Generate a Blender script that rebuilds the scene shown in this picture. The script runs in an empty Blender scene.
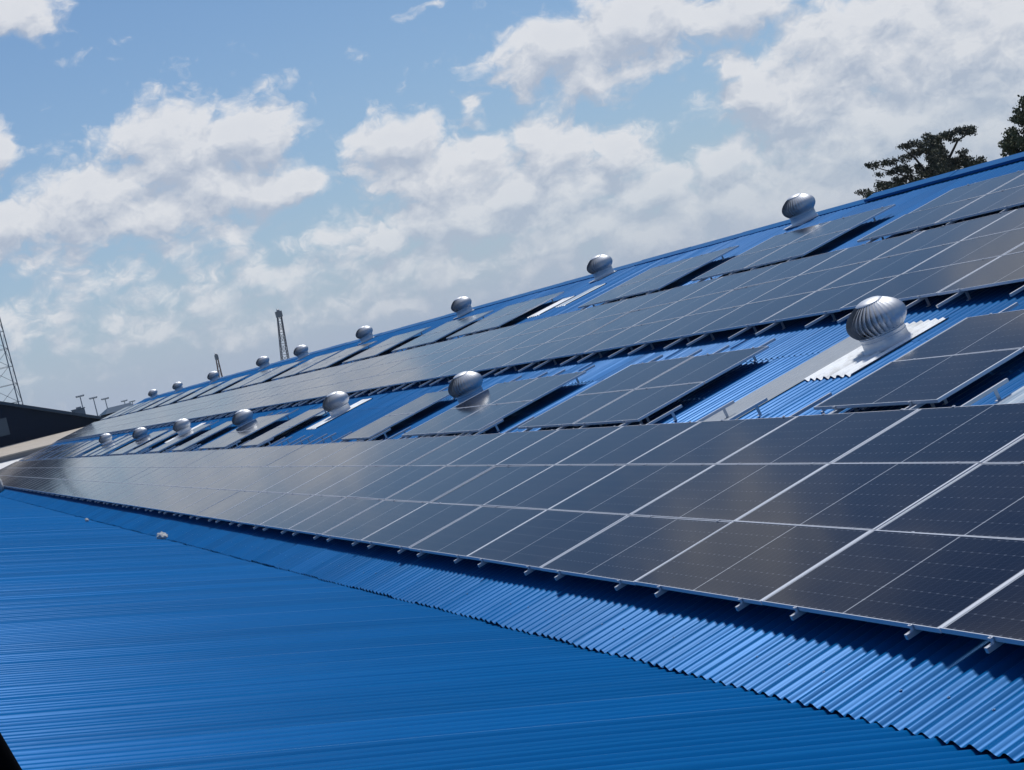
import bpy, math, random
import numpy as np
from mathutils import Vector, Matrix

random.seed(7)
rng = np.random.default_rng(11)
SC = bpy.context.scene
COL = SC.collection
R = math.radians

# ------------------------------------------------------------------ camera
cam_d = bpy.data.cameras.new("camera")
cam = bpy.data.objects.new("camera", cam_d)
COL.objects.link(cam)
SC.camera = cam
cam_d.sensor_width = 36.0
cam_d.sensor_fit = 'HORIZONTAL'
cam_d.lens = 1638.04 / 1024 * 36
cam_d.clip_start = 0.1
cam_d.clip_end = 9000
_r = Vector((0.90525387, -0.35324689, -0.23607640))
_u = Vector((0.23459374, -0.04768661, 0.97092315))
_f = Vector((0.35423326, 0.93431399, -0.03970102))
CAM = Vector((-5.7919, -8.8589, 2.5620))
M = Matrix.Identity(4)
for i in range(3):
    M[i][0] = _r[i]; M[i][1] = _u[i]; M[i][2] = -_f[i]; M[i][3] = CAM[i]
cam.matrix_world = M

# ------------------------------------------------------------------ sun, sky, exposure
TH = R(13)
CT, ST = math.cos(TH), math.sin(TH)
sun_roof = (0.24, 0.44, 1.0)          # towards the sun: along the ridge, up the slope, off the roof
sx = sun_roof[1] * CT - sun_roof[2] * ST
sy = sun_roof[0]
sz = sun_roof[1] * ST + sun_roof[2] * CT
SUN = Vector((sx, sy, sz)).normalized()
sl = bpy.data.lights.new("sun", 'SUN')
sl.energy = 3.4
sl.angle = R(6.0)        # thin cloud in front of the sun: soft-edged shadows
sl.color = (1.0, 0.96, 0.90)
so = bpy.data.objects.new("sun", sl)
COL.objects.link(so)
so.rotation_euler = SUN.to_track_quat('Z', 'Y').to_euler()

world = bpy.data.worlds.new("World")
SC.world = world
world.use_nodes = True
SC.view_settings.view_transform = 'Standard'
SC.view_settings.look = 'None'
SC.view_settings.exposure = 0.0
SC.view_settings.gamma = 1.0
SC.view_settings.use_curve_mapping = False

SKY_STRENGTH = 0.10


class NT:
    """small helper to write node trees"""
    def __init__(self, tree):
        self.t = tree
        self.n = tree.nodes
        self.l = tree.links

    def node(self, kind, **kw):
        nd = self.n.new(kind)
        for k, v in kw.items():
            setattr(nd, k, v)
        return nd

    def put(self, sock, v):
        if v is None:
            return
        if isinstance(v, bpy.types.NodeSocket):
            self.l.new(v, sock)
        elif isinstance(v, (tuple, list)) and len(v) == 3 and sock.type == 'RGBA':
            sock.default_value = (*v, 1)
        else:
            sock.default_value = v

    def m(self, op, a, b=None, c=None, clamp=False):
        nd = self.node('ShaderNodeMath', operation=op, use_clamp=clamp)
        for i, v in enumerate((a, b, c)):
            self.put(nd.inputs[i], v)
        return nd.outputs[0]

    def vm(self, op, a, b=None, out=0):
        nd = self.node('ShaderNodeVectorMath', operation=op)
        self.put(nd.inputs[0], a)
        self.put(nd.inputs[1], b)
        return nd.outputs[out]

    def mix(self, f, a, b, blend='MIX'):
        nd = self.node('ShaderNodeMix', data_type='RGBA', blend_type=blend)
        self.put(nd.inputs[0], f)
        self.put(nd.inputs[6], a)
        self.put(nd.inputs[7], b)
        return nd.outputs[2]

    def noise(self, vec, scale=5, detail=4, rough=.5, dist=0, out=0, typ='FBM'):
        nd = self.node('ShaderNodeTexNoise')
        try:
            nd.noise_type = typ
        except Exception:
            pass
        self.put(nd.inputs['Vector'], vec)
        nd.inputs['Scale'].default_value = scale
        nd.inputs['Detail'].default_value = detail
        nd.inputs['Roughness'].default_value = rough
        nd.inputs['Distortion'].default_value = dist
        return nd.outputs[out]

    def smooth(self, v, a, b):
        nd = self.node('ShaderNodeMapRange', interpolation_type='SMOOTHSTEP')
        self.put(nd.inputs[0], v)
        self.put(nd.inputs[1], a)
        self.put(nd.inputs[2], b)
        return nd.outputs[0]

    def sep(self, v):
        nd = self.node('ShaderNodeSeparateXYZ')
        self.put(nd.inputs[0], v)
        return nd.outputs

    def comb(self, x, y, z=0.0):
        nd = self.node('ShaderNodeCombineXYZ')
        for i, v in enumerate((x, y, z)):
            self.put(nd.inputs[i], v)
        return nd.outputs[0]


# cumulus banks: azimuth from +Y towards +X, elevation, half sizes (degrees), weight
CLOUDS = [
    (11.4, 8.26, 2.19, 1.68, 1), (13.98, 8.11, 1.7, 1.33, 1), (14.19, 6.43, 2.04, 0.91, 1), (8.35, 7.03, 2.82, 1.33, 1),
    (5.64, 6.94, 2.11, 1.05, 1), (11.48, 6.52, 3.34, 1.4, 0.9), (9.77, 9.29, 0.64, 0.49, 0.6), (7.49, 13.56, 1.62, 0.77, 0.8),
    (5.66, 9.63, 0.78, 0.98, 0.9), (8.79, 13.42, 0.72, 0.35, 0.5), (21.11, 11.04, 1.14, 0.28, 0.5), (25.11, 8.49, 2.55, 1.26, 1),
    (28.0, 8.7, 3.01, 1.4, 1), (26.24, 7.31, 2.12, 0.7, 0.8), (31.58, 8.27, 2.12, 0.91, 0.9), (23.47, 8.79, 1.2, 0.77, 0.7),
    (18.89, 6.5, 1.76, 1.26, 1), (20.37, 5.23, 2.81, 1.19, 1), (23.98, 5.34, 1.58, 1.33, 1), (26.27, 4.78, 1.26, 0.91, 1),
    (21.84, 3.92, 4.56, 1.19, 1), (25.0, 3.68, 2.1, 0.98, 0.8), (17.42, 3.73, 1.61, 0.7, 0.8), (21.6, 7.33, 0.49, 0.77, 0.5),
    (32.68, 4.88, 2.53, 1.75, 1), (34.67, 6.07, 3.34, 2.1, 1), (38.13, 5.12, 4.57, 3.15, 1.1), (35.67, 3.06, 4.2, 1.92, 1.1),
    (31.48, 5.37, 1.26, 1.05, 1), (33.94, 1.43, 6.3, 1.75, 1), (29.57, 2.01, 3.15, 1.47, 1), (28.03, 1.44, 4.2, 1.19, 0.9),
    (38.65, 1.59, 4.2, 2.1, 1), (7.86, 4.38, 2.28, 0.63, 0.55), (14.03, 3.4, 2.1, 0.63, 0.6), (18.69, 2.79, 2.45, 0.63, 0.6),
    (23.4, 1.5, 3.15, 0.7, 0.6), (11.11, 5.03, 3.86, 0.7, 0.5), (6.87, 5.82, 2.11, 0.7, 0.6), (15.31, 2.1, 5.6, 0.7, 0.35),
    (21.14, 1.05, 5.25, 0.84, 0.45),
    (16.9, 4.2, 1.6, .6, .62), (12.6, 4.2, 2.4, .5, .5), (9.6, 3.6, 3.2, .5, .5), (19.8, 2.0, 4.0, .6, .62), (6.4, 4.6, 1.8, .6, .55), (24.6, 2.4, 3.4, .8, .85),
    (16.0, 2.6, 14.0, 1.5, .52), (6.0, 3.4, 6.0, 1.2, .50), (5.0, 3.0, 2.0, .3, .6), (13.2, 2.4, 2.4, .3, .55), (17.2, 1.3, 3, .35, .6), (27.2, 3.1, 1.6, .9, .9), (29.8, 3.4, 1.6, 1.0, .95), (30.8, 6.6, 1.0, .9, .8),
    # outside the frame, above
    (20.5, 20.5, 3.2, 3.0, 0.9), (17.0, 24.0, 4.0, 1.6, 0.8), (36.0, 18.0, 4.0, 2.0, 0.9), (2.0, 16.0, 3.0, 2.0, 0.9),
    (9.0, 21.0, 2.4, 1.6, 0.7),
]


def build_world():
    w = NT(world.node_tree)
    world.node_tree.nodes.clear()
    g = bpy.data.node_groups.new("cloud_bank", 'ShaderNodeTree')
    g.interface.new_socket("AE", in_out='INPUT', socket_type='NodeSocketVector')
    g.interface.new_socket("F", in_out='OUTPUT', socket_type='NodeSocketFloat')
    q = NT(g)
    gi = q.node('NodeGroupInput')
    go = q.node('NodeGroupOutput')
    ae = gi.outputs[0]
    warp = q.noise(q.vm('MULTIPLY', ae, (0.55, 0.75, 1)), 1.0, 3, .55, out=1)
    wv = q.vm('MULTIPLY', q.vm('SUBTRACT', warp, (.5, .5, .5)), (2.4, 1.7, 0))
    aw = q.vm('ADD', ae, wv)
    tot = None
    for (a, e, ra, re, wt) in CLOUDS:
        d = q.vm('MULTIPLY', q.vm('SUBTRACT', aw, (a, e, 0)), (1 / ra, 1 / re, 0))
        dd = q.vm('DOT_PRODUCT', d, d, out=1)
        v = q.m('MULTIPLY', q.m('POWER', 0.42, dd), wt)
        tot = v if tot is None else q.m('MAXIMUM', tot, v)
    # wider cloud field for the sky outside the banks
    wide = q.noise(q.vm('MULTIPLY', ae, (0.055, 0.10, 1)), 1.0, 3, .5)
    el = q.sep(ae)[1]
    far = q.smooth(el, 17, 30)
    wide = q.m('MULTIPLY', q.smooth(wide, .50, .68), far)
    tot = q.m('MAXIMUM', tot, q.m('MULTIPLY', wide, .95))
    fine = q.noise(q.vm('MULTIPLY', ae, (0.75, 1.05, 1)), 1.0, 7, .46, .2)
    bill = q.noise(q.vm('MULTIPLY', aw, (1.5, 2.0, 1)), 1.0, 6, .62)
    bill = q.m('ABSOLUTE', q.m('SUBTRACT', bill, .5))
    f = q.m('ADD', tot, q.m('MULTIPLY', q.m('SUBTRACT', fine, .5), 1.05))
    f = q.m('SUBTRACT', f, q.m('MULTIPLY', bill, -.9))
    # cauliflower puffs
    for sc_, am_ in ((1.0, .30), (2.3, .12)):
        vo = q.node('ShaderNodeTexVoronoi', feature='F1')
        q.put(vo.inputs['Vector'], q.vm('MULTIPLY', aw, (sc_, sc_ * 1.25, 0)))
        vo.inputs['Scale'].default_value = 1.0
        f = q.m('ADD', f, q.m('MULTIPLY', q.m('SUBTRACT', .42, vo.outputs['Distance']), am_))
    f = q.m('SUBTRACT', f, .33)
    q.l.new(f, go.inputs[0])

    tc = w.node('ShaderNodeTexCoord')
    d = w.vm('NORMALIZE', tc.outputs['Generated'])
    x, y, z = w.sep(d)
    az = w.m('MULTIPLY', w.m('ARCTAN2', x, y), 180 / math.pi)
    el = w.m('MULTIPLY', w.m('ARCSINE', z), 180 / math.pi)
    ae = w.comb(az, el, 0.0)

    def grp(v):
        nd = w.node('ShaderNodeGroup')
        nd.node_tree = g
        w.put(nd.inputs[0], v)
        return nd.outputs[0]
    F0 = grp(ae)
    F1 = grp(w.vm('ADD', ae, (0.30, 0.75, 0)))
    alpha = w.smooth(F0, -0.16, 0.34)
    lit = w.m('MULTIPLY_ADD', w.m('SUBTRACT', F0, F1), 1.5, 0.55, clamp=True)
    deep = w.smooth(F0, 0.15, 0.8)
    lit = w.m('SUBTRACT', lit, w.m('MULTIPLY', deep, 0.12), clamp=True)
    S = 1 / SKY_STRENGTH
    cc = w.mix(lit, (0.43 * S, 0.49 * S, 0.60 * S), (0.77 * S, 0.78 * S, 0.81 * S))
    sky = w.node('ShaderNodeTexSky')
    sky.sky_type = 'NISHITA'
    sky.sun_disc = False
    sky.sun_elevation = math.asin(SUN.z)
    sky.sun_rotation = math.atan2(SUN.x, SUN.y)
    sky.altitude = 20
    sky.air_density = 1.0
    sky.dust_density = .6
    sky.ozone_density = 1.2
    skyc = w.mix(w.smooth(el, 13, 32), w.mix(1.0, sky.outputs[0], (0.62, 0.82, 0.99), 'MULTIPLY'), w.mix(1.0, sky.outputs[0], (0.39, 0.62, 0.88), 'MULTIPLY'))
    # pale veil low over the horizon
    veil = w.m('POWER', 2.718, w.m('MULTIPLY', w.m('ABSOLUTE', el), -1 / 6.0))
    skyc = w.mix(w.m('MULTIPLY', veil, .92), skyc, (0.425 * S, 0.50 * S, 0.65 * S))
    fade = w.smooth(el, 0.5, 5.5)
    alpha = w.m('MULTIPLY', alpha, w.m('MULTIPLY_ADD', fade, .42, .50))
    colr = w.mix(alpha, skyc, cc)
    # thin high film of haze
    bg = w.node('ShaderNodeBackground')
    w.l.new(colr, bg.inputs[0])
    bg.inputs[1].default_value = SKY_STRENGTH
    out = w.node('ShaderNodeOutputWorld')
    w.l.new(bg.outputs[0], out.inputs[0])


build_world()
try:
    world.cycles.sampling_method = 'MANUAL'
    world.cycles.sample_map_resolution = 512
except Exception:
    pass

# ------------------------------------------------------------------ helpers


def P(u, v, h=0.0):
    """point on the panel plane of the big roof: u along the ridge, v up the slope, h off the plane"""
    return Vector((v * CT - h * ST, u, v * ST + h * CT))


def roof_matrix(u, v, h=0.0, du=0.0, dv=0.0):
    """local x up the slope, local y along the ridge, local z off the roof"""
    m = Matrix(((CT, 0, -ST, 0), (0, 1, 0, 0), (ST, 0, CT, 0), (0, 0, 0, 1)))
    t = P(u, v, h)
    j = Matrix.Rotation(dv, 4, 'Y') @ Matrix.Rotation(du, 4, 'X')
    return Matrix.Translation(t) @ m @ j


class MB:
    """collects faces and links them as ONE mesh object"""
    def __init__(self):
        self.v = []; self.f = []; self.mi = []; self.sm = []

    def add(self, vs, fs, mi=0, smooth=False):
        o = len(self.v)
        self.v += [tuple(p) for p in vs]
        self.f += [tuple(i + o for i in q) for q in fs]
        self.mi += [mi] * len(fs)
        self.sm += [smooth] * len(fs)

    def box(self, a, b, mi=0):
        x0, y0, z0 = a; x1, y1, z1 = b
        self.add([(x0, y0, z0), (x1, y0, z0), (x1, y1, z0), (x0, y1, z0), (x0, y0, z1), (x1, y0, z1), (x1, y1, z1), (x0, y1, z1)],
                 [(0, 3, 2, 1), (4, 5, 6, 7), (0, 1, 5, 4), (1, 2, 6, 5), (2, 3, 7, 6), (3, 0, 4, 7)], mi)

    def tube(self, p, q, r0, r1=None, n=8, mi=0, smooth=True):
        r1 = r0 if r1 is None else r1
        p = Vector(p); q = Vector(q); d = (q - p).normalized()
        a = d.orthogonal().normalized(); b = d.cross(a)
        vs = []
        for c, r in ((p, r0), (q, r1)):
            for k in range(n):
                t = 2 * math.pi * k / n
                vs.append(c + a * math.cos(t) * r + b * math.sin(t) * r)
        fs = [(k, (k + 1) % n, n + (k + 1) % n, n + k) for k in range(n)]
        self.add(vs, fs, mi, smooth)
        self.add(vs, [tuple(range(n))[::-1], tuple(range(n, 2 * n))], mi)

    def lathe(self, prof, n=32, mi=0, smooth=True, closed_top=False):
        vs = []
        for (r, z) in prof:
            for k in range(n):
                t = 2 * math.pi * k / n
                vs.append((r * math.cos(t), r * math.sin(t), z))
        fs = []
        for i in range(len(prof) - 1):
            for k in range(n):
                fs.append((i * n + k, i * n + (k + 1) % n, (i + 1) * n + (k + 1) % n, (i + 1) * n + k))
        self.add(vs, fs, mi, smooth)

    def mesh(self, name, mats):
        me = bpy.data.meshes.new(name)
        me.from_pydata(self.v, [], self.f)
        for m in (mats if isinstance(mats, (list, tuple)) else [mats]):
            me.materials.append(m)
        me.polygons.foreach_set('material_index', self.mi)
        me.polygons.foreach_set('use_smooth', self.sm)
        me.update()
        return me

    def build(self, name, mats, parent=None):
        return link(name, self.mesh(name, mats), parent)


def link(name, me, parent=None):
    o = bpy.data.objects.new(name, me)
    COL.objects.link(o)
    if parent is not None:
        o.parent = parent
    return o


def empty(name, mw=None):
    o = bpy.data.objects.new(name, None)
    COL.objects.link(o)
    o.empty_display_size = .2
    if mw is not None:
        o.matrix_world = mw
    return o


def tag(o, label=None, cat=None, group=None, kind=None):
    if label: o['label'] = label
    if cat: o['category'] = cat
    if group: o['group'] = group
    if kind: o['kind'] = kind
    return o


ORD = ['zeroth', 'first', 'second', 'third', 'fourth', 'fifth', 'sixth', 'seventh', 'eighth', 'ninth', 'tenth', 'eleventh',
       'twelfth', 'thirteenth', 'fourteenth', 'fifteenth', 'sixteenth', 'seventeenth', 'eighteenth', 'nineteenth', 'twentieth',
       'twenty-first', 'twenty-second', 'twenty-third', 'twenty-fourth', 'twenty-fifth']

# ------------------------------------------------------------------ materials


def new_mat(name):
    m = bpy.data.materials.new(name)
    m.use_nodes = True
    m.node_tree.nodes.clear()
    t = NT(m.node_tree)
    b = t.node('ShaderNodeBsdfPrincipled')
    o = t.node('ShaderNodeOutputMaterial')
    t.l.new(b.outputs[0], o.inputs[0])
    return m, t, b


def bump(t, b, h, strength=.3, dist=.01):
    nd = t.node('ShaderNodeBump')
    nd.inputs['Strength'].default_value = strength
    nd.inputs['Distance'].default_value = dist
    t.put(nd.inputs['Height'], h)
    t.l.new(nd.outputs[0], b.inputs['Normal'])


def plain(name, col, rough=.6, metal=0.0, var=.15, scale=6, bmp=0.0):
    m, t, b = new_mat(name)
    tc = t.node('ShaderNodeTexCoord').outputs['Object']
    n = t.noise(tc, scale, 5, .6)
    k = t.m('MULTIPLY_ADD', n, var * 2, 1 - var)
    c = t.vm('SCALE', col)
    sc = t.n[-1]
    t.put(sc.inputs['Scale'], k)
    t.put(sc.inputs[0], col)
    t.put(b.inputs['Base Color'], sc.outputs[0])
    b.inputs['Roughness'].default_value = rough
    b.inputs['Metallic'].default_value = metal
    if bmp:
        bump(t, b, t.noise(tc, scale * 3, 5, .6), bmp, .02)
    return m


def roof_paint(name, col):
    m, t, b = new_mat(name)
    tc = t.node('ShaderNodeTexCoord').outputs['Object']
    att = t.node('ShaderNodeAttribute', attribute_name='sheet')
    big = t.noise(t.vm('MULTIPLY', tc, (.35, .6, .35)), 1, 4, .6)
    streak = t.noise(t.vm('MULTIPLY', tc, (.5, 14, .5)), 1, 4, .6)
    dirt = t.noise(tc, 3.1, 7, .66)
    k = t.m('MULTIPLY_ADD', att.outputs['Fac'], .16, .78)
    k = t.m('ADD', k, t.m('MULTIPLY', big, .16))
    k = t.m('ADD', k, t.m('MULTIPLY', streak, .12))
    nd = t.node('ShaderNodeVectorMath', operation='SCALE')
    t.put(nd.inputs[0], col)
    t.put(nd.inputs['Scale'], k)
    dm = t.m('MULTIPLY', t.smooth(dirt, .55, .8), .12)
    c = t.mix(dm, nd.outputs[0], (.02, .12, .24))
    t.put(b.inputs['Base Color'], c)
    t.put(b.inputs['Roughness'], t.m('MULTIPLY_ADD', big, .10, .28))
    b.inputs['Specular IOR Level'].default_value = .04
    # sky reflection at grazing angles put in as a blue-tinted sheen
    b.inputs['Metallic'].default_value = .075          # metallic paint: coloured highlights
    b.inputs['Coat Weight'].default_value = .25
    b.inputs['Coat IOR'].default_value = 1.06
    b.inputs['Coat Roughness'].default_value = .3
    b.inputs['Sheen Weight'].default_value = .32
    b.inputs['Sheen Roughness'].default_value = .24
    b.inputs['Sheen Tint'].default_value = (.22, .62, 1.0, 1)
    bump(t, b, t.noise(t.vm('MULTIPLY', tc, (1.2, 3, 1)), 1, 3, .5), .25, .02)
    return m


M_blue = roof_paint('blue_roof_paint', (0.0012, 0.092, 0.278))
M_blue2 = roof_paint('blue_roof_paint_near', (0.0010, 0.096, 0.290))


def frp_mat():
    m, t, b = new_mat('white_translucent_sheet')
    tc = t.node('ShaderNodeTexCoord').outputs['Object']
    n = t.noise(tc, 2.5, 6, .65)
    t.put(b.inputs['Base Color'], t.mix(t.smooth(n, .42, .7), (.80, .83, .85), (.56, .57, .56)))
    b.inputs['Roughness'].default_value = .6
    b.inputs['Specular IOR Level'].default_value = .3
    return m


M_frp = frp_mat()
M_frp_old = plain('weathered_skylight', (.27, .30, .33), .5, 0, .12, 4)
M_frp_blue = plain('pale_blue_skylight', (.17, .27, .38), .42, 0, .2, 4)
M_galv = plain('galvanised', (.58, .60, .63), .5, .7, .12, 9)
M_alu = plain('anodised_aluminium', (.54, .56, .60), .45, .45, .06, 12)
M_frame = plain('panel_frame', (.62, .64, .68), .42, .30, .05, 12)
M_flash = plain('flashing_white', (.74, .76, .78), .45, 0, .08, 5)


def glass_mat():
    m, t, b = new_mat('solar_cells')
    tc = t.node('ShaderNodeTexCoord').outputs['Object']
    x, y, z = t.sep(tc)      # x: 0..1.134 up the slope, y: 0..2.278 along the ridge
    # cell rows up the slope
    xr = t.m('DIVIDE', t.m('SUBTRACT', x, .022), .1817)
    fx = t.m('MULTIPLY', t.m('ABSOLUTE', t.m('SUBTRACT', xr, t.m('ROUND', xr))), .1817)
    # half cells along, mirrored round the middle bar
    yy = t.m('SUBTRACT', t.m('ABSOLUTE', t.m('SUBTRACT', y, 1.144)), .007)
    yr = t.m('DIVIDE', yy, .0920)
    fy = t.m('MULTIPLY', t.m('ABSOLUTE', t.m('SUBTRACT', yr, t.m('ROUND', yr))), .0920)
    mid = t.m('LESS_THAN', yy, 0.0)
    edge = t.m('MAXIMUM', t.m('GREATER_THAN', t.m('ABSOLUTE', t.m('SUBTRACT', x, .5685)), .561),
               t.m('GREATER_THAN', t.m('ABSOLUTE', t.m('SUBTRACT', y, 1.144)), 1.106))
    gapx = t.m('LESS_THAN', fx, .0016)
    gapy = t.m('LESS_THAN', fy, .0009)
    dia = t.m('LESS_THAN', t.m('ADD', fx, t.m('MULTIPLY', fy, .45)), .0085)
    # fine bus bars along the ridge direction
    bb = t.m('FRACT', t.m('DIVIDE', t.m('SUBTRACT', x, .022), .01817))
    bus = t.m('LESS_THAN', t.m('ABSOLUTE', t.m('SUBTRACT', bb, .5)), .035)
    oi = t.node('ShaderNodeObjectInfo').outputs['Random']
    base = t.mix(oi, (.004, .0075, .020), (.007, .010, .023))
    c = t.mix(t.m('MULTIPLY', bus, .25), base, (.10, .11, .13))
    c = t.mix(t.m('MULTIPLY', gapy, .30), c, (.16, .18, .22))
    c = t.mix(t.m('MULTIPLY', gapx, .18), c, (.14, .16, .20))
    c = t.mix(t.m('MULTIPLY', dia, .20), c, (.26, .29, .34))
    c = t.mix(t.m('MULTIPLY', edge, .7), c, (.50, .53, .57))
    c = t.mix(t.m('MULTIPLY', mid, .62), c, (.45, .48, .53))
    geo = t.node('ShaderNodeNewGeometry').outputs['Position']
    dust = t.noise(geo, .55, 6, .62)
    low = t.smooth(x, .16, .0)
    spots = t.smooth(t.noise(geo, 9, 3, .5), .70, .76)
    da = t.m('ADD', t.m('MULTIPLY', t.smooth(dust, .35, .75), .025), .004)
    da = t.m('ADD', da, t.m('MULTIPLY', low, .02))
    da = t.m('ADD', da, t.m('MULTIPLY', spots, .03))
    c = t.mix(da, c, (.34, .30, .26))
    t.put(b.inputs['Base Color'], c)
    t.put(b.inputs['Roughness'], t.m('MULTIPLY_ADD', dust, .10, .045))
    b.inputs['IOR'].default_value = 1.18
    b.inputs['Specular Tint'].default_value = (.84, .93, 1.0, 1)
    return m


M_glass = glass_mat()
M_back = plain('panel_backsheet', (.10, .10, .11), .6)

# ------------------------------------------------------------------ ground, hills


def ground():
    m, t, b = new_mat('ground_earth')
    tc = t.node('ShaderNodeTexCoord').outputs['Object']
    n1 = t.noise(tc, .004, 6, .6)
    n2 = t.noise(tc, .08, 6, .6)
    c = t.mix(t.smooth(n1, .42, .58), (.05, .075, .03), (.17, .14, .10))
    c = t.mix(t.m('MULTIPLY', n2, .5), c, (.09, .085, .06))
    t.put(b.inputs['Base Color'], c)
    b.inputs['Roughness'].default_value = .9
    g = MB()
    s = 6000
    g.add([(-s, -s, -7.5), (s, -s, -7.5), (s, s, -7.5), (-s, s, -7.5)], [(0, 1, 2, 3)])
    tag(g.build('ground', m), kind='structure')


ground()


def hills():
    mt = plain('hill_scrub', (.055, .085, .045), .95, 0, .4, .02)
    b = MB()
    n = 260
    az0, az1 = -25, 60
    rows = []
    for d, base in ((2300, 0), (2500, .6), (2750, 1.0), (3100, .3)):
        row = []
        for i in range(n):
            a = az0 + (az1 - az0) * i / (n - 1)
            h = 12 + 13 * math.sin(a * .19 + .8) + 9 * math.sin(a * .61 + 2) + 4 * math.sin(a * 1.9) + 2.5 * math.sin(a * 4.3 + 1)
            h = max(h, 3) * base * .62
            row.append((CAM.x + d * math.sin(R(a)), CAM.y + d * math.cos(R(a)), -7.6 + h))
        rows.append(row)
    vs = [p for r_ in rows for p in r_]
    fs = [(k * n + i, k * n + i + 1, (k + 1) * n + i + 1, (k + 1) * n + i) for k in range(3) for i in range(n - 1)]
    b.add(vs, fs, 0, True)
    tag(b.build('hills', mt), kind='structure')


hills()

# ------------------------------------------------------------------ corrugated roofs
PITCH = 0.155
H_ROOF = -0.215
AMP = 0.0185


def corr(phase):
    """profile height (-1..1), rounded-trapezoid rib"""
    s = math.cos(2 * math.pi * phase)
    return s


def corrugated(name, u0, u1, v0, v1, h0, mat, parent=None, place=None, laps=(), seg=8, amp=AMP, sheet_w=6, jit=.003, tilt=0.0, joined=False):
    """one corrugated roof skin: u along the ridge, v up the slope. laps: v where the upper sheet overlaps the lower"""
    place = place or P
    n = int(round((u1 - u0) / PITCH)) * seg
    us = np.linspace(u0, u0 + (n / seg) * PITCH, n + 1)
    bands = [v0] + list(laps) + [v1]
    V = []; Fs = []; att = []
    for bi in range(len(bands) - 1):
        a, b_ = bands[bi], bands[bi + 1] + (.18 if bi < len(bands) - 2 else 0)
        o = len(V)
        steps = max(2, int((b_ - a) / 1.6))
        vv = [a + (b_ - a) * k / steps for k in range(steps + 1)]
        for ci, u in enumerate(us):
            ph = u / PITCH
            sheet = int(math.floor((u / PITCH) / sheet_w + .001))
            rs = random.Random(sheet * 131 + bi * 7 + (3 if joined else 0))
            dz = rs.uniform(-jit, jit); da = rs.uniform(-jit, jit) * .4
            shade = rs.random(); ve = rs.uniform(-.012, .012)
            edge = (ph / sheet_w - math.floor(ph / sheet_w + .001))
            lift = .004 * max(0, 1 - edge * sheet_w * 1.2)
            rib = int(math.floor(ph + .5))
            rj = random.Random(rib * 77 + bi)
            am = amp * (1 + rj.uniform(-.12, .12))
            re = rj.uniform(-.006, .006); rd = rj.uniform(-.003, .002) if bi == 0 else 0
            for k, v in enumerate(vv):
                t = (v - a) / (b_ - a)
                base = h0 + (.0075 * (1 - t) - .0005 if bi > 0 else 0.0)
                wob = .0035 * math.sin(u * .9 + v * 1.3 + bi) + .0025 * math.sin(u * .23 + v * .5)
                V.append(place(u, v + (ve + re if k == 0 else 0), base + am * corr(ph) + dz + da * t + lift + wob + (rd if k == 0 else 0)))
                att.append(shade)
        m = steps + 1
        for ci in range(n):
            for k in range(steps):
                p0 = o + ci * m + k
                Fs.append((p0, p0 + 1, p0 + m + 1, p0 + m))
    me = bpy.data.meshes.new(name)
    me.from_pydata([tuple(p) for p in V], [], Fs)
    me.materials.append(mat)
    at = me.attributes.new('sheet', 'FLOAT', 'POINT')
    at.data.foreach_set('value', att)
    me.polygons.foreach_set('use_smooth', [True] * len(Fs))
    me.update()
    # face normals outwards
    return link(name, me, parent)


U0, U1 = -20.0, 131.3
V_EAVE, V_RIDGE = -0.75, 15.25

wh = empty('warehouse', Matrix.Identity(4))
tag(wh, 'long blue corrugated roofed warehouse covered with rows of solar panels', 'warehouse')
corrugated('roof_slope', U0, U1, V_EAVE, V_RIDGE, H_ROOF, M_blue, wh, laps=(5.93, 11.1))
RX = P(0, V_RIDGE, H_ROOF).x


def back_side(u, v, h):
    """far slope: mirror image about the ridge"""
    p = P(u, v, h)
    return Vector((2 * RX - p.x, p.y, p.z))


corrugated('back_slope', U0, U1, 4.0, V_RIDGE, H_ROOF, M_blue, wh, place=back_side, seg=4)


def ridge_cap():
    b = MB()
    u = U0
    k = 0
    while u < U1 - .5:
        L = 2.95
        up = .030 + .006 * (k % 2) + (.05 if u < 19.6 else 0.0) + random.uniform(-.004, .004)
        ue = min(u + L + .08, U1)
        prof = []
        w = .30
        top = P(0, V_RIDGE, H_ROOF + up + .03)
        edge = P(0, V_RIDGE - w, H_ROOF + up)
        lip = P(0, V_RIDGE - w - .004, H_ROOF + up - (.05 if u < 19.6 else .03))
        pts = [lip, edge, top, Vector((2 * RX - edge.x, 0, edge.z)), Vector((2 * RX - lip.x, 0, lip.z))]
        th = Vector((0, 0, -.004))
        vs = []
        for yy, dz in ((u, 0), (ue, .003)):
            for p in pts:
                vs.append((p.x, yy, p.z + dz))
        for yy, dz in ((u, 0), (ue, .003)):
            for p in pts:
                vs.append((p.x, yy, p.z + dz - .004))
        fs = [(i, i + 1, 5 + i + 1, 5 + i) for i in range(4)] + [(10 + i, 15 + i, 15 + i + 1, 10 + i + 1) for i in range(4)]
        fs += [(0, 5, 15, 10), (4, 14, 19, 9)]
        fs += [(i, 10 + i, 11 + i, 1 + i) for i in range(4)] + [(5 + i, 6 + i, 16 + i, 15 + i) for i in range(4)]
        b.add(vs, fs)
        u += L
        k += 1
    return b.build('ridge_cap', M_blue, wh)


ridge_cap()

# warehouse walls under the roof
M_wall = plain('wall_render', (.42, .43, .42), .85, 0, .15, .7)


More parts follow.
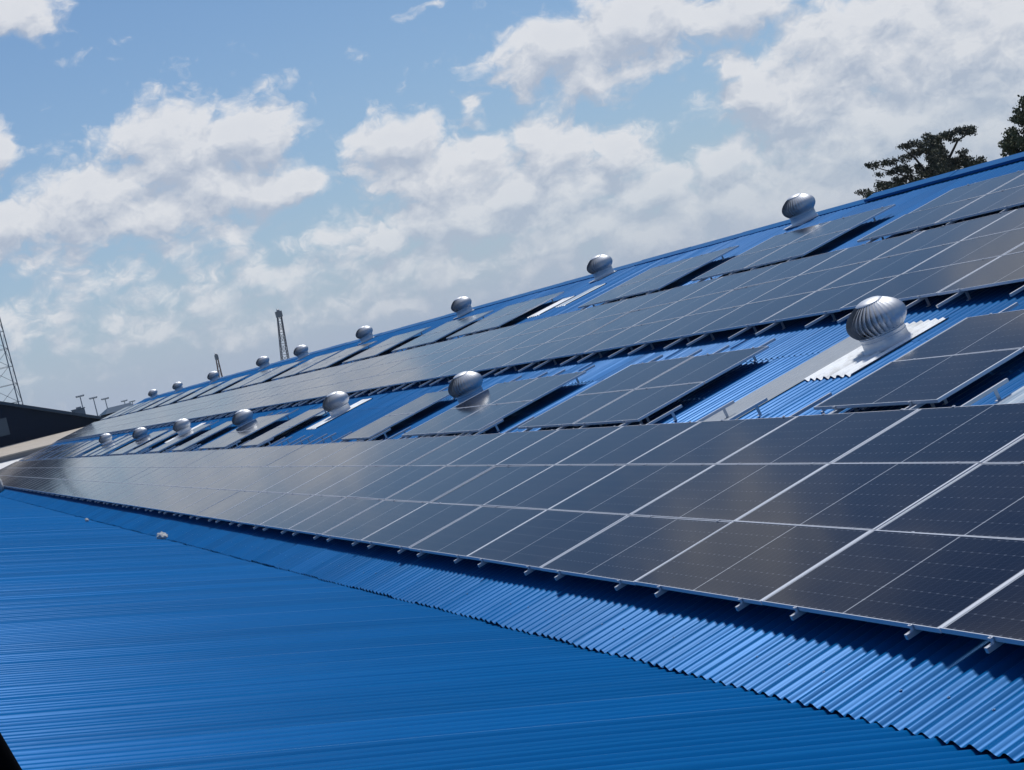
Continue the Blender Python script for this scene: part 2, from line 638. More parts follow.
def walls_main():
    b = MB()
    e = P(0, V_EAVE + .35, H_ROOF - .08)
    t = P(0, V_RIDGE, H_ROOF - .10)
    xr = 2 * RX - P(0, 4.0, 0).x - .3
    zr = P(0, 4.3, H_ROOF - .08).z
    for y0, y1 in ((U1 - .45, U1 - .2), (U0 + .2, U0 + .45)):
        pts = [(e.x, -7.5), (xr, -7.5), (xr, zr), (t.x, t.z), (e.x, e.z)]
        vs = [(x, y0, z) for x, z in pts] + [(x, y1, z) for x, z in pts]
        b.add(vs, [(0, 1, 2, 3, 4), (9, 8, 7, 6, 5)] + [(i, (i + 1) % 5 + 0, (i + 1) % 5 + 5, i + 5) for i in range(5)])
    b.box((xr - .25, U0 + .45, -7.5), (xr, U1 - .45, zr - .05))
    b.box((e.x, U0 + .45, -7.5), (e.x + .2, U1 - .45, e.z - .12))
    b.build('wall', M_wall, wh)
    # purlins seen through gaps at the valley
    m = MB()
    for v in (-.45, 1.2, 3, 4.8, 6.6, 8.4, 10.2, 12, 13.8):
        p = P(0, v, H_ROOF - .045)
        m.box((p.x - .03, U0 + .5, p.z - .16), (p.x + .03, U1 - .5, p.z - .02))
    m.build('purlins', M_alu, wh)['kind'] = 'stuff'


walls_main()


def fasteners(parent, place, h0, vs, u0, u1, seed):
    rr = random.Random(seed)
    b = MB()
    for v in vs:
        for k in range(int(u0 / PITCH), int(u1 / PITCH)):
            if k % 3 == 0 and rr.random() < .9:
                u = k * PITCH + rr.uniform(-.006, .006)
                p = place(u, v + rr.uniform(-.02, .02), h0)
                q = place(u, v, h0 + .008)
                d = (q - place(u, v, h0)).normalized()
                b.tube(p, p + d * .002, .011, .011, 8)
                b.tube(p + d * .002, p + d * .006, .006, .005, 6)
    b.build('roof_screws', M_screw, parent)['kind'] = 'stuff'


M_screw = plain('roof_screw', (.12, .25, .44), .5, .0, .2, 30)
fasteners(wh, P, H_ROOF + AMP + .001, (-.42, 4.9, 6.4), -6, 40, 3)

# skylight sheets let into the slope
def skylight(u0, u1, v0, v1, mat, h=.012, label=None, flat=False):
    u0 = round(u0 / PITCH) * PITCH
    u1 = round(u1 / PITCH) * PITCH
    o = corrugated('skylight_sheet', u0, u1, v0, v1, H_ROOF + h, mat, wh, jit=0.0, amp=(.004 if flat else AMP + .002), joined=True)
    if label:
        o['label'] = label
    return o


skylight(8.05, 9.15, 4.98, 6.58, M_frp, .022, 'white corrugated sheet under the nearest ventilator')
skylight(9.17, 10.05, 3.0, 6.62, M_frp_old, .024, 'dull grey flat skylight strip', flat=True)
skylight(1.6, 4.05, 2.6, 6.4, M_frp_blue, .014, 'pale blue grey translucent sheet')
for u in (34.35, 59.8, 83.9):
    skylight(u, u + 1.1, 4.9, 6.7, M_frp, .022)
for u in (36.6,):
    skylight(u + .6, u + 1.5, 3.0, 6.3, M_frp_blue, .016)
skylight(33.4, 34.3, 11.75, 13.0, M_frp, .022)
for u in (27.4, 45.0, 57.3, 69.0, 81.0, 93.0):
    skylight(u + 5, u + 5.8, 12.2, 13.6, M_frp_blue, .016)

# ------------------------------------------------------------------ foreground roof (mirror pitch)
VAL = P(0, V_EAVE, H_ROOF - AMP)         # line where both roofs meet
F_TH = R(13.0)
FC, FS = math.cos(F_TH), math.sin(F_TH)


def Q(u, v, h=0.0):
    """foreground roof: v up its own slope, away from the valley (towards -X)"""
    x = VAL.x + .06
    z = VAL.z - .030
    return Vector((x - v * FC + h * FS, u, z + v * FS + h * FC))


nw = empty('near_building', Matrix.Identity(4))
tag(nw, 'bare blue corrugated roof in the foreground sloping into the valley', 'building')
corrugated('roof_slope', U0, U1, -.22, 15.5, 0.0, M_blue2, nw, place=Q, laps=(5.4, 10.8), sheet_w=5, jit=.007, joined=True, amp=.025)


def walls_near():
    b = MB()
    e = Q(0, .3, -.1); t = Q(0, 15.5, -.1)
    for y0, y1 in ((U1 - .45, U1 - .2), (U0 + .2, U0 + .45)):
        pts = [(t.x, -7.5), (e.x, -7.5), (e.x, e.z - .02), (t.x, t.z)]
        vs = [(x, y0, z) for x, z in pts] + [(x, y1, z) for x, z in pts]
        b.add(vs, [(0, 1, 2, 3), (7, 6, 5, 4)] + [(i, (i + 1) % 4, (i + 1) % 4 + 4, i + 4) for i in range(4)])
    b.box((t.x, U0 + .45, -7.5), (t.x + .2, U1 - .45, t.z - .05))
    b.build('wall', M_wall, nw)
    # valley gutter tray below the two sheet edges
    g = MB()
    g.box((VAL.x - .25, U0 + .5, VAL.z - .30), (VAL.x + .35, U1 - .5, VAL.z - .27))
    g.build('gutter_tray', M_alu, nw)


walls_near()

# ------------------------------------------------------------------ solar panels
PW, PL = 1.137, 2.288           # up the slope, along the ridge
GAPU, GAPV = 2.30, 1.155


def frame_mesh():
    b = MB()
    wv, wu, t = .0065, .021, .035
    b.box((0, 0, -t), (wv, PL, 0)); b.box((PW - wv, 0, -t), (PW, PL, 0))
    b.box((wv, 0, -t), (PW - wv, wu, 0)); b.box((wv, PL - wu, -t), (PW - wv, PL, 0))
    return b


def glass_geo(b, mi_g=0, mi_b=1):
    a, c = .006, .0205
    b.add([(a, c, -.003), (PW - a, c, -.003), (PW - a, PL - c, -.003), (a, PL - c, -.003)], [(0, 1, 2, 3)], mi_g)
    b.add([(a, c, -.009), (PW - a, c, -.009), (PW - a, PL - c, -.009), (a, PL - c, -.009)], [(3, 2, 1, 0)], mi_b)


ME_frame = frame_mesh().mesh('frame', M_frame)
_g = MB(); glass_geo(_g)
ME_glass = _g.mesh('glass', [M_glass, M_back])
_a = MB()
_fb = frame_mesh(); _a.add(_fb.v, _fb.f, 2); glass_geo(_a, 0, 1)
ME_panel = _a.mesh('panel', [M_glass, M_back, M_frame])

panels = []     # (distance, u, v, key, label info)
UL0 = 0.0       # lower array column grid
UU0 = 8.83      # upper array column grid

RAILS = []      # (u, v0, v1, clamp_vs, area key)


def px(p):
    d = p - CAM
    z = d.dot(_f)
    if z <= 0:
        return None
    return (512 + 1638.04 * d.dot(_r) / z, 385 - 1638.04 * d.dot(_u) / z)


def add_array(key, u_start, ncol, v_start, nrow, rail_lo, rail_hi, off=(.30, 1.76)):
    for c in range(ncol):
        u = u_start + c * GAPU
        if u + PL > U1 - .3:
            break
        for r_ in range(nrow):
            v = v_start + r_ * GAPV
            panels.append([(P(u + 1.1, v + .5) - CAM).length, u, v, key, c, r_])
        for o_ in off:
            cl = [v_start - .012 + k * GAPV for k in range(nrow + 1)]
            RAILS.append((u + o_, rail_lo, rail_hi, cl, key, c))


add_array('lower', UL0 - 2 * GAPU, 60, 0.0, 3, -.075, 4.12)
add_array('upper', UU0 - 2 * GAPU, 55, 7.06, 3, 6.66, 10.62, (.38, 1.82))
MID = [(4.55, 1), (11.40, 2), (17.90, 2), (24.9, 1), (36.3, 1), (41.1, 2), (49.1, 1), (54.5, 1), (60.9, 1), (65.0, 2), (72.8, 1), (76.0, 1), (79.6, 1), (85.6, 1),
       (89.0, 2), (95.0, 1), (99.0, 2), (105.5, 1), (109.5, 2), (116.0, 1), (120.0, 2), (126, 1)]
MIDL = [(u - d, n) for (u, n), d in zip(MID, [0] * len(MID))]
for gi_, (u, n) in enumerate(MIDL):
    add_array('mid%d' % gi_, u, n, 3.64, 2, 3.52, 6.32, (.45, 1.85))
TOP = [(6.70, 4), (17.72, 2), (23.93, 2), (34.3, 2), (40.2, 2), (46.8, 2), (53.8, 2), (59.2, 2), (65.9, 2), (71.2, 2), (78.5, 2), (85.4, 2), (92.9, 2),
       (99.8, 2), (107.2, 2), (113.6, 1), (117.6, 2), (124.0, 2)]
for gi_, (u, n) in enumerate(TOP):
    add_array('top%d' % gi_, u, n, 10.84, 2, 10.72, 13.30, (.45, 1.85))


def in_view(u, v, pad=0):
    for du in (0, PL):
        for dv in (0, PW):
            q = px(P(u + du, v + dv))
            if q and -pad < q[0] < 1024 + pad and -pad < q[1] < 770 + pad:
                return True
    return False


def group_name(key):
    if key == 'lower': return 'the long lower array'
    if key == 'upper': return 'the long upper array'
    k = int(key[3:])
    if key.startswith('mid'):
        return 'the %s small group from the right just above the lower array' % (ORD[k + 1])
    return 'the %s small group from the right just below the ridge' % (ORD[k + 1])


ROWN = {3: ['bottom row', 'middle row', 'top row'], 2: ['bottom row', 'top row']}
# ordinal of the columns actually seen in the photo, row by row
seen = {}
for p in sorted(panels, key=lambda q: q[1]):
    k = (p[3], p[5])
    if in_view(p[1], p[2]):
        seen[k] = seen.get(k, 0) + 1
        p.append(seen[k])
    else:
        p.append(0)
panels.sort(key=lambda q: q[0] + (0 if q[6] else 4))
NEAR = [p for p in panels if p[6] or p[1] < 12]
IND = NEAR[:300]
REST = NEAR[300:]


def panel_label(key, c, r_, k):
    rn = ROWN[3 if key in ('lower', 'upper') else 2][r_]
    if key in ('lower', 'upper'):
        arr = key + ' array'
        if k == 0:
            return 'solar panel of the %s %s beyond the right edge of the photo' % (arr, rn)
        if k == 1:
            return 'solar panel at the right edge of the photo in the %s %s' % (arr, rn)
        if k <= 20:
            return 'solar panel %s from the right in the %s of the %s' % (ORD[k], rn, arr)
        return 'distant pale panel past the twentieth in the %s of the %s' % (rn, arr)
    kk = int(key[3:])
    ncol = (MIDL if key.startswith('mid') else TOP)[kk][1]
    pl = 'above the lower array' if key.startswith('mid') else 'below the ridge'
    pos = '' if ncol == 1 else (('right ' if c == 0 else 'left ') if ncol == 2 else ORD[c + 1] + ' ')
    if kk >= 9:
        return 'tiny distant panel in the far left small groups %s' % pl
    return '%s%s panel of the %s small group from the right %s' % (pos, rn.split()[0], ORD[kk + 1], pl)


def panel_group(key):
    if key == 'lower': return 'solar panels of the lower array'
    if key == 'upper': return 'solar panels of the upper array'
    if key.startswith('mid'): return 'solar panels in small groups above the lower array'
    return 'solar panels in small groups below the ridge'


def panel_mw(u, v):
    j = random.Random(int(u * 97) * 31 + int(v * 53))
    return roof_matrix(u, v, 0.0, j.gauss(0, R(.12 if u < 22 else .05)), j.gauss(0, R(.12 if u < 22 else .05)))


for (d, u, v, key, c, r_, k) in IND:
    mw = panel_mw(u, v)
    if d < 46:
        o = empty('solar_panel', mw)
        f1 = link('frame', ME_frame, o)
        f2 = link('glass', ME_glass, o)
    else:
        o = link('solar_panel', ME_panel)
        o.matrix_world = mw
    tag(o, panel_label(key, c, r_, k), 'solar panel', panel_group(key))

vb = np.array([v.co[:] for v in ME_panel.vertices])
if REST:
    b = MB()
    fl = [tuple(p.vertices) for p in ME_panel.polygons]
    mi = [p.material_index for p in ME_panel.polygons]
    V = []; F = []; MI = []
    OC = []
    for (d, u, v, key, c, r_, k) in REST:
        mw = panel_mw(u, v)
        o = len(V)
        V += [tuple(mw @ q.co) for q in ME_panel.vertices]
        F += [tuple(i + o for i in f) for f in fl]
        MI += mi
        OC += [tuple(q.co) for q in ME_panel.vertices]
    me = bpy.data.meshes.new('distant_solar_panels')
    me.from_pydata(V, [], F)
    # same cells, read from a stored panel coordinate instead of object space
    mg = M_glass.copy(); mg.name = 'solar_cells_far'
    nt = mg.node_tree
    att = nt.nodes.new('ShaderNodeAttribute'); att.attribute_name = 'panel_co'
    for l in list(nt.links):
        if l.from_node.type == 'TEX_COORD':
            nt.links.new(att.outputs['Vector'], l.to_socket)
    for m_ in (mg, M_back, M_frame):
        me.materials.append(m_)
    me.polygons.foreach_set('material_index', MI)
    a_ = me.attributes.new('panel_co', 'FLOAT_VECTOR', 'POINT')
    a_.data.foreach_set('vector', [x for p in OC for x in p])
    me.update()
    o = link('distant_solar_panels', me)
    tag(o, 'countless tiny solar panels merging to lilac grey towards the far left end of the roof', 'solar panels', kind='stuff')

# ------------------------------------------------------------------ mounting rails with feet and clamps
RW, RH = .015, .036            # half width, height
RT = -.036                     # rail top


def bar_geo(b, v0, v1, ox=0.0):
    # open box section: top, sides, bottom with a slot
    b.box((v0, ox - RW, RT - RH), (v1, ox + RW, RT))


def foot_geo(b, v, ox=0.0):
    z0 = H_ROOF + AMP + .004
    b.box((v - .02, ox + RW + .001, z0), (v + .02, ox + RW + .006, RT - .004))
    b.box((v - .022, ox + RW + .006, z0), (v + .022, ox + RW + .055, z0 + .006))


def clamp_geo(b, v, ox=0.0):
    b.box((v - .004, ox - .016, RT), (v + .006, ox + .016, .001))
    b.box((v - .013, ox - .016, .001), (v + .015, ox + .016, .004))
    b.tube((v + .001, ox, .004), (v + .001, ox, .010), .006, n=6, smooth=False)


def feet_of(v0, v1):
    if v1 - v0 > 4:
        return [v0 + .45, v0 + 1.75, v0 + 3.0, v1 - .16]
    if v1 - v0 > 3.2:
        return [v0 + .5, v0 + 1.9, v1 - .5]
    return [v0 + .35, v1 - .42]


cache = {}


def rail(u, v0, v1, cl, key, c, full):
    k = (round(v0, 2), round(v1, 2), full)
    if k not in cache:
        rel = [x - v0 for x in cl]
        fr = [x - v0 for x in feet_of(v0, v1)]
        if full:
            b = MB(); bar_geo(b, 0, v1 - v0)
            f = MB(); foot_geo(f, 0.0)
            q = MB(); clamp_geo(q, 0.0)
            cache[k] = (b.mesh('bar', M_alu), f.mesh('foot', M_alu), q.mesh('clamp', M_alu), fr, rel)
        else:
            b = MB(); bar_geo(b, 0, v1 - v0)
            for x in fr: foot_geo(b, x)
            for x in rel: clamp_geo(b, x)
            cache[k] = (b.mesh('mounting_rail', M_alu),)
    mw = roof_matrix(u, v0, 0.0)
    if full:
        o = empty('mounting_rail', mw)
        bm_, fm, cm, fr, rel = cache[k]
        link('bar', bm_, o)
        for x in fr:
            link('foot', fm, o).location = (x, 0, 0)
        for x in rel:
            link('clamp', cm, o).location = (x, 0, 0)
    else:
        o = link('mounting_rail', cache[k][0])
        o.matrix_world = mw
    return o


RAILS.sort(key=lambda q: (P(q[0], q[1]) - CAM).length)
def rail_seen(q):
    for v in (q[1], q[2]):
        s = px(P(q[0], v, -.05))
        if s and -6 < s[0] < 1030 and -6 < s[1] < 776:
            return True
    return False


RV = [q for q in RAILS if rail_seen(q) or q[0] < 10]
cnt = {}
far_rails = []
for i, q in enumerate(sorted(RV, key=lambda q: (P(q[0], q[1]) - CAM).length)):
    u, v0, v1, cl, key, c = q
    if i >= 290:
        far_rails.append(q); continue
    d = (P(u, v0) - CAM).length
    o = rail(u, v0, v1, cl, key, c, d < 22)
    if rail_seen(q):
        cnt[key] = cnt.get(key, 0) + 1
    n = cnt.get(key, 0)
    if key in ('lower', 'upper'):
        where = 'under the long %s array' % key
        if n == 0 or not rail_seen(q):
            lab = 'silver mounting rail %s beyond the right edge of the photo' % where
        elif n <= 24:
            lab = '%s silver mounting rail from the right %s' % (ORD[n], where)
        else:
            lab = 'distant silver mounting rail %s past the twenty-fourth from the right' % where
    else:
        kk = int(key[3:])
        pl = 'above the lower array' if key.startswith('mid') else 'below the ridge'
        if kk < 8:
            lab = '%s silver rail under the %s small group from the right %s' % (ORD[n] if n else 'hidden', ORD[kk + 1], pl)
        else:
            lab = 'tiny distant silver rail under the far left small groups %s' % pl
    tag(o, lab, 'mounting rail', 'mounting rails under the solar panels')
if far_rails:
    b = MB()
    for (u, v0, v1, cl, key, c) in far_rails:
        t_ = MB(); bar_geo(t_, 0, v1 - v0)
        for x in feet_of(v0, v1): foot_geo(t_, x - v0)
        for x in cl: clamp_geo(t_, x - v0)
        mw = roof_matrix(u, v0, 0.0)
        b.add([tuple(mw @ Vector(p)) for p in t_.v], t_.f)
    tag(b.build('distant_mounting_rails', M_alu), 'fine silver rail ends along the far left of the arrays', 'mounting rails', kind='stuff')

# ------------------------------------------------------------------ turbine ventilators


def ventilator_parts():
    neck = MB()
    prof = [(.345, .0), (.325, .010), (.308, .030), (.302, .07), (.300, .165), (.306, .170), (.306, .180), (.296, .186), (.280, .190), (.275, .22)]
    neck.lathe(prof, 40)
    neck.lathe([(.3005, .120), (.305, .122), (.305, .130), (.3005, .132)], 40)
    vanes = MB()
    NV = 34
    z0, z1 = .190, .590
    segs = 12
    for k in range(NV):
        a0 = 2 * math.pi * k / NV
        vs = []
        for i in range(segs + 1):
            t = i / segs
            z = z0 + (z1 - z0) * t
            # bulging profile, widest below the middle
            e = math.sin(math.pi * (0.215 + .705 * t))
            r = .392 * (e ** .60)
            tw = .14 * math.sin(math.pi * t * .9) - .05 * t
            for s in range(5):
                q = s / 4
                ang = a0 - tw - q * (2 * math.pi / NV) * 1.45
                rr = r * (1 - .15 * q ** 1.3) + (.012 if s == 0 else 0)
                vs.append((rr * math.cos(ang), rr * math.sin(ang), z))
        fs = [(i * 5 + s, i * 5 + s + 1, (i + 1) * 5 + s + 1, (i + 1) * 5 + s) for i in range(segs) for s in range(4)]
        vanes.add(vs, fs, 0, True)
    cap = MB()
    cap.lathe([(.176, .579), (.183, .584), (.180, .594), (.15, .611), (.11, .624), (.06, .633), (.001, .636)], 36)
    ring = MB()
    ring.lathe([(.262, .188), (.302, .190), (.314, .198), (.306, .208), (.262, .210)], 36)
    ring.lathe([(.16, .570), (.16, .588), (.12, .592)], 36)
    shaft = MB()
    shaft.tube((0, 0, .05), (0, 0, .62), .012)
    for k in range(3):
        a = 2 * math.pi * k / 3
        shaft.tube((0, 0, .18), (.285 * math.cos(a), .285 * math.sin(a), .16), .010)
    # dark inside of the throat
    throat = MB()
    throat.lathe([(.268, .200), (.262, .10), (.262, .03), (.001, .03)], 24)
    return {'neck': neck.mesh('neck', M_galv), 'vanes': vanes.mesh('vanes', M_galv), 'cap': cap.mesh('cap', M_galv),
            'ring': ring.mesh('ring', M_galv), 'shaft': shaft.mesh('shaft', M_galv), 'throat': throat.mesh('throat', M_dark)}


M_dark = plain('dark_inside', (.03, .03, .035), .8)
VP = ventilator_parts()


def base_plate_mesh():
    b = MB()
    b.box((-.40, -.40, -.006), (.40, .40, .000))
    return b.mesh('base_plate', M_galv)


ME_plate = base_plate_mesh()
ME_plate_g = base_plate_mesh(); ME_plate_g.materials.clear(); ME_plate_g.materials.append(M_blue)


def ventilator(u, v, label, group, spin, plate=True, scale=1.0):
    mw = roof_matrix(u, v, H_ROOF + AMP + .012)
    o = empty('turbine_ventilator', mw @ Matrix.Scale(scale, 4))
    for nm, me in VP.items():
        c = link(nm, me, o)
        if nm in ('vanes', 'cap', 'ring'):
            c.rotation_euler[2] = spin
    if plate:
        link('base_plate', ME_plate, o)
    tag(o, label, 'roof ventilator', group)
    return o


near_lab = ['large silver turbine ventilator on white sheet, nearest in the lower line on the slope',
            'second nearest silver ventilator in the lower line, partly behind the third small panel group',
            'silver ventilator on a bright white strip between panel groups, third nearest in the lower line',
            'fourth nearest silver ventilator in the lower line on the slope',
            'fifth nearest silver ventilator in the lower line beside a bright white strip',
            'second farthest small silver ventilator in the lower line on the slope',
            'farthest tiny silver ventilator in the lower line, by the roof end at left']
for i, (u, v) in enumerate([(8.53, 5.9), (23.6, 5.68), (34.95, 5.85), (46.9, 5.65), (60.4, 5.8), (71.2, 5.55), (84.5, 5.5)]):
    ventilator(u, v, near_lab[i], 'turbine ventilators in a line on the slope', i * 1.3, plate=False, scale=.97)
ridge_lab = ['nearest and largest silver turbine ventilator on the ridge, left of the tree',
             'second silver ventilator from the right on the ridge',
             'third silver ventilator from the right on the ridge',
             'fourth silver ventilator from the right on the ridge',
             'fifth silver ventilator from the right on the ridge, just right of the tall crane boom',
             'sixth silver ventilator from the right on the ridge, just left of the tall crane boom',
             'seventh silver ridge ventilator from the right, in front of the small reddish crane boom',
             'second last tiny silver ventilator at the far left of the ridge',
             'last tiny silver ventilator at the far left of the ridge']
for i, (u, v) in enumerate([(23.70, 14.83), (34.75, 14.7), (47.2, 14.7), (60.3, 14.7), (72.4, 14.75), (82.0, 14.85), (97.5, 14.9), (112.0, 14.95), (124.2, 14.95)]):
    ventilator(u, v, ridge_lab[i], 'turbine ventilators along the ridge', i * .9 + .4, plate=True)

# ------------------------------------------------------------------ rubbish caught in the valley
M_sack = plain('white_sack_cloth', (.40, .42, .43), .8, 0, .12, 14)


def sack(loc, size, seed, label, rot=0.0):
    rr = random.Random(seed)
    b = MB()
    nu, nv = 28, 16
    vs = []
    ph = [rr.uniform(0, 6.28) for _ in range(8)]
    for j in range(nv + 1):
        th = math.pi * j / nv
        for i in range(nu):
            a = 2 * math.pi * i / nu
            d = Vector((math.sin(th) * math.cos(a), math.sin(th) * math.sin(a), math.cos(th)))
            k = 1 + .14 * math.sin(3 * a + ph[0] + 2 * th) + .07 * math.sin(7 * a + ph[1] - 3 * th) + .07 * math.sin(5 * th + ph[2] + 4 * a) \
                + .05 * math.sin(13 * a + ph[3] + 9 * th)
            z = d.z * .75
            if z < -.35: z = -.35 + (z + .35) * .15
            vs.append((d.x * k * size[0], d.y * k * size[1], (z + .38) * k * size[2]))
    fs = [(j * nu + i, j * nu + (i + 1) % nu, (j + 1) * nu + (i + 1) % nu, (j + 1) * nu + i) for j in range(nv) for i in range(nu)]
    b.add(vs, fs, 0, True)
    o = b.build('plastic_sack', M_sack)
    o.location = loc
    o.rotation_euler = (0, 0, rot)
    tag(o, label, 'plastic sack')
    return o


sack(P(28.2, -.78, H_ROOF + .0), (.09, .24, .12), 3, 'crumpled white sack lying in the valley below the lower array', .2)
sack(Q(41.5, .30, .03), (.05, .12, .07), 5, 'tiny pale scrap of sacking farther along the valley at left')
sack(P(92.5, -.55, H_ROOF + .05), (.40, .75, .85), 9, 'white bulging sack at the left edge of the photo at the array corner')

# ------------------------------------------------------------------ black post end at the bottom left corner
M_black = plain('black_rubber_paint', (.0015, .0012, .0012), .9, 0, .1, 20)
M_black.node_tree.nodes['Principled BSDF'].inputs['Specular IOR Level'].default_value = .05


def black_post():
    def ray(x, y):
        return (_r * ((x - 512) / 1638.04) - _u * ((y - 385) / 1638.04) + _f)
    top = CAM + ray(-36, 716) * 6.4
    bot = CAM + ray(36, 838) * 6.55
    base = Vector((bot.x, bot.y, 0))
    # foot point on the foreground roof straight below the lower end
    v = (VAL.x + .06 - bot.x) / FC
    zr = Q(0, v).z
    e = empty('black_bracket', Matrix.Translation(Vector((bot.x, bot.y, zr))))
    b = MB()
    o = Vector((bot.x, bot.y, zr))
    b.tube(top - o, bot - o, .085, .085, 20)
    b.build('arm', M_black, e)
    s = MB(); s.tube(bot - o, (0, 0, .0), .085, .085, 20); s.build('post', M_black, e)
    p = MB(); p.box((-.16, -.16, .0), (.16, .16, .03)); p.build('base_plate', M_black, e)
    tag(e, 'black bracket arm poking into the bottom left corner over the foreground roof', 'bracket')


black_post()

# ------------------------------------------------------------------ buildings at the far left end


def at(az, el, d):
    """world point at a bearing (from +Y towards +X), elevation and horizontal distance from the camera"""
    return Vector((CAM.x + d * math.sin(R(az)), CAM.y + d * math.cos(R(az)), CAM.z + d * math.tan(R(el))))


M_navy = plain('navy_cladding', (.004, .014, .034), .8, 0, .2, 1.5)
M_navy.node_tree.nodes['Principled BSDF'].inputs['Specular IOR Level'].default_value = .08
M_slate = plain('slate_blue_trim', (.016, .040, .072), .5, 0, .15, 2)
M_tan = plain('tan_coping', (.40, .36, .31), .85, 0, .2, 1.0)
M_greyb = plain('grey_band', (.19, .19, .195), .85, 0, .25, .8)
M_white = plain('white_wall_paint', (.66, .66, .65), .8, 0, .1, .8)
M_pane = plain('window_pane', (.045, .07, .10), .2, 0, .1, 3)
M_steel = plain('dark_steel', (.23, .25, .28), .55, .4, .2, 2)


def dark_building():
    d = 158.0
    y = CAM.y + d * math.cos(R(5))
    def X(az): return CAM.x + d * math.sin(R(az))
    xl, xr = X(-6.0), X(7.35)
    ze = CAM.z + d * math.tan(R(-.05))
    zt = CAM.z + d * math.tan(R(1.12))
    xa = X(4.0)
    sl = (zt - ze) / (X(6.8) - xa)
    xm = X(1.0)
    zr = ze + sl * (X(6.8) - xm)
    zl = zr - sl * (xm - xl)
    zR = ze - sl * (xr - X(6.8))
    dep = 26
    e = empty('dark_clad_building', Matrix.Translation((xm, y, -7.5)))
    o = Vector((xm, y, -7.5))
    def L(p): return tuple(Vector(p) - o)
    b = MB()
    pts = [(xl, -7.5), (xr, -7.5), (xr, zR), (xm, zr), (xl, zl)]
    vs = [L((x, y, z)) for x, z in pts] + [L((x, y + dep, z)) for x, z in pts]
    b.add(vs, [(0, 1, 2, 3, 4), (9, 8, 7, 6, 5)] + [(i, i + 5, (i + 1) % 5 + 5, (i + 1) % 5) for i in (0, 1, 4)])
    b.build('wall', M_navy, e)
    for side, (xa_, za, xb_, zb) in (('r', (xm, zr, xr + .5, zR - .5 * sl)), ('l', (xl - .5, zl - .5 * sl, xm, zr))):
        rf = MB()
        th = .30
        vs = [L((xa_, y - .45, za + .02)), L((xb_, y - .45, zb + .02)), L((xb_, y + dep + .4, zb + .02)), L((xa_, y + dep + .4, za + .02))]
        vs += [tuple(Vector(p) + Vector((0, 0, th))) for p in vs]
        rf.add(vs, [(0, 3, 2, 1), (4, 5, 6, 7), (0, 1, 5, 4), (1, 2, 6, 5), (2, 3, 7, 6), (3, 0, 4, 7)])
        rf.build('roof', M_slate, e)
    w = MB()
    wx0, wx1 = X(3.2), X(3.86)
    z0, z1 = CAM.z + d * math.tan(R(.15)), CAM.z + d * math.tan(R(.80))
    w.box(L((wx0, y - .06, z0)), L((wx1, y - .01, z1)))
    fr = w.build('window', M_navy, e)
    p = MB(); p.box(L((wx0 + .10, y - .08, z0 + .1)), L((wx1 - .10, y - .065, z1 - .1)))
    p.build('pane', M_pane, fr)
    tag(e, 'dark navy clad building with a sloping roof edge beyond the roof end at left', 'building')
    # small dark box on its roof
    q = MB()
    cx = X(6.15); zz = ze + sl * (X(6.8) - cx) + .30
    q.box((cx - .30, y + 1.0, zz - .3), (cx + .75, y + 2.4, zz + .38))
    q.box((cx - .38, y + .9, zz + .38), (cx + .83, y + 2.5, zz + .46))
    q.box((cx + .10, y + 1.2, zz + .46), (cx + .5, y + 2.0, zz + .60))
    tag(q.build('rooftop_unit', M_steel), 'dark boxy unit standing on the navy building roof edge', 'rooftop unit')


dark_building()


def annex():
    y = U1 + 2.5
    e = empty('low_annex', Matrix.Translation((-2, y, -7.5)))
    def zz(el, dd): return CAM.z + (y + dd - CAM.y) * math.tan(R(el)) + 7.5
    x0, x1 = -26, 16
    z0, z1 = zz(-1.7, 0), zz(-.66, 8)
    z2, z3 = zz(-.47, 8), zz(-.16, 14)
    def slab(nm, mat, ya, za, yb, zb, th):
        b = MB()
        vs = [(x0, ya, za - th), (x1, ya, za - th), (x1, yb, zb - th), (x0, yb, zb - th), (x0, ya, za), (x1, ya, za), (x1, yb, zb), (x0, yb, zb)]
        b.add(vs, [(0, 3, 2, 1), (4, 5, 6, 7), (0, 1, 5, 4), (1, 2, 6, 5), (2, 3, 7, 6), (3, 0, 4, 7)])
        b.build(nm, mat, e)
    slab('roof', M_white, -.2, z0, 7.98, z1, .15)
    slab('canopy', M_tan, 7.9, z2 + .02, 14, z3, .12)
    b = MB(); b.box((x0 + .2, 8.02, z1 - 1.0), (x1 - .2, 8.3, z2 - .11)); b.build('fascia', M_greyb, e)
    b = MB()
    b.add([(x0 + .2, 0, 0), (x1 - .2, 0, 0), (x1 - .2, 8.0, 0), (x0 + .2, 8.0, 0), (x0 + .2, 0, z0 - .16), (x1 - .2, 0, z0 - .16), (x1 - .2, 8.0, z1 - .17), (x0 + .2, 8.0, z1 - .17)],
          [(0, 1, 5, 4), (1, 2, 6, 5), (2, 3, 7, 6), (3, 0, 4, 7)])
    b.build('wall', M_greyb, e)
    tag(e, 'low annex with white roof, grey band and tan canopy past the roof end', 'building')


annex()

# low dark shed roof seen past the ridge end
def shed():
    c = at(7.35, 0.0, 230)
    b = MB()
    e = empty('distant_shed', Matrix.Translation((c.x, c.y, -7.5)))
    H = CAM.z + 230 * math.tan(R(.28)) + 7.5
    b.box((-1.2, 0, 0), (2.4, 8, H - .8)); b.build('wall', M_navy, e)
    r_ = MB()
    vs = [(-1.5, -.5, H - .8), (2.7, -.5, H - .8), (2.7, 8.5, H - .8), (-1.5, 8.5, H - .8), (-.5, 4, H), (2.7, 4, H)]
    r_.add(vs, [(0, 1, 5, 4), (2, 3, 4, 5), (3, 0, 4), (1, 2, 5), (0, 3, 2, 1)])
    r_.build('roof', M_slate, e)
    tag(e, 'low dark shed roof in the distance just left of the ridge end', 'shed')


shed()

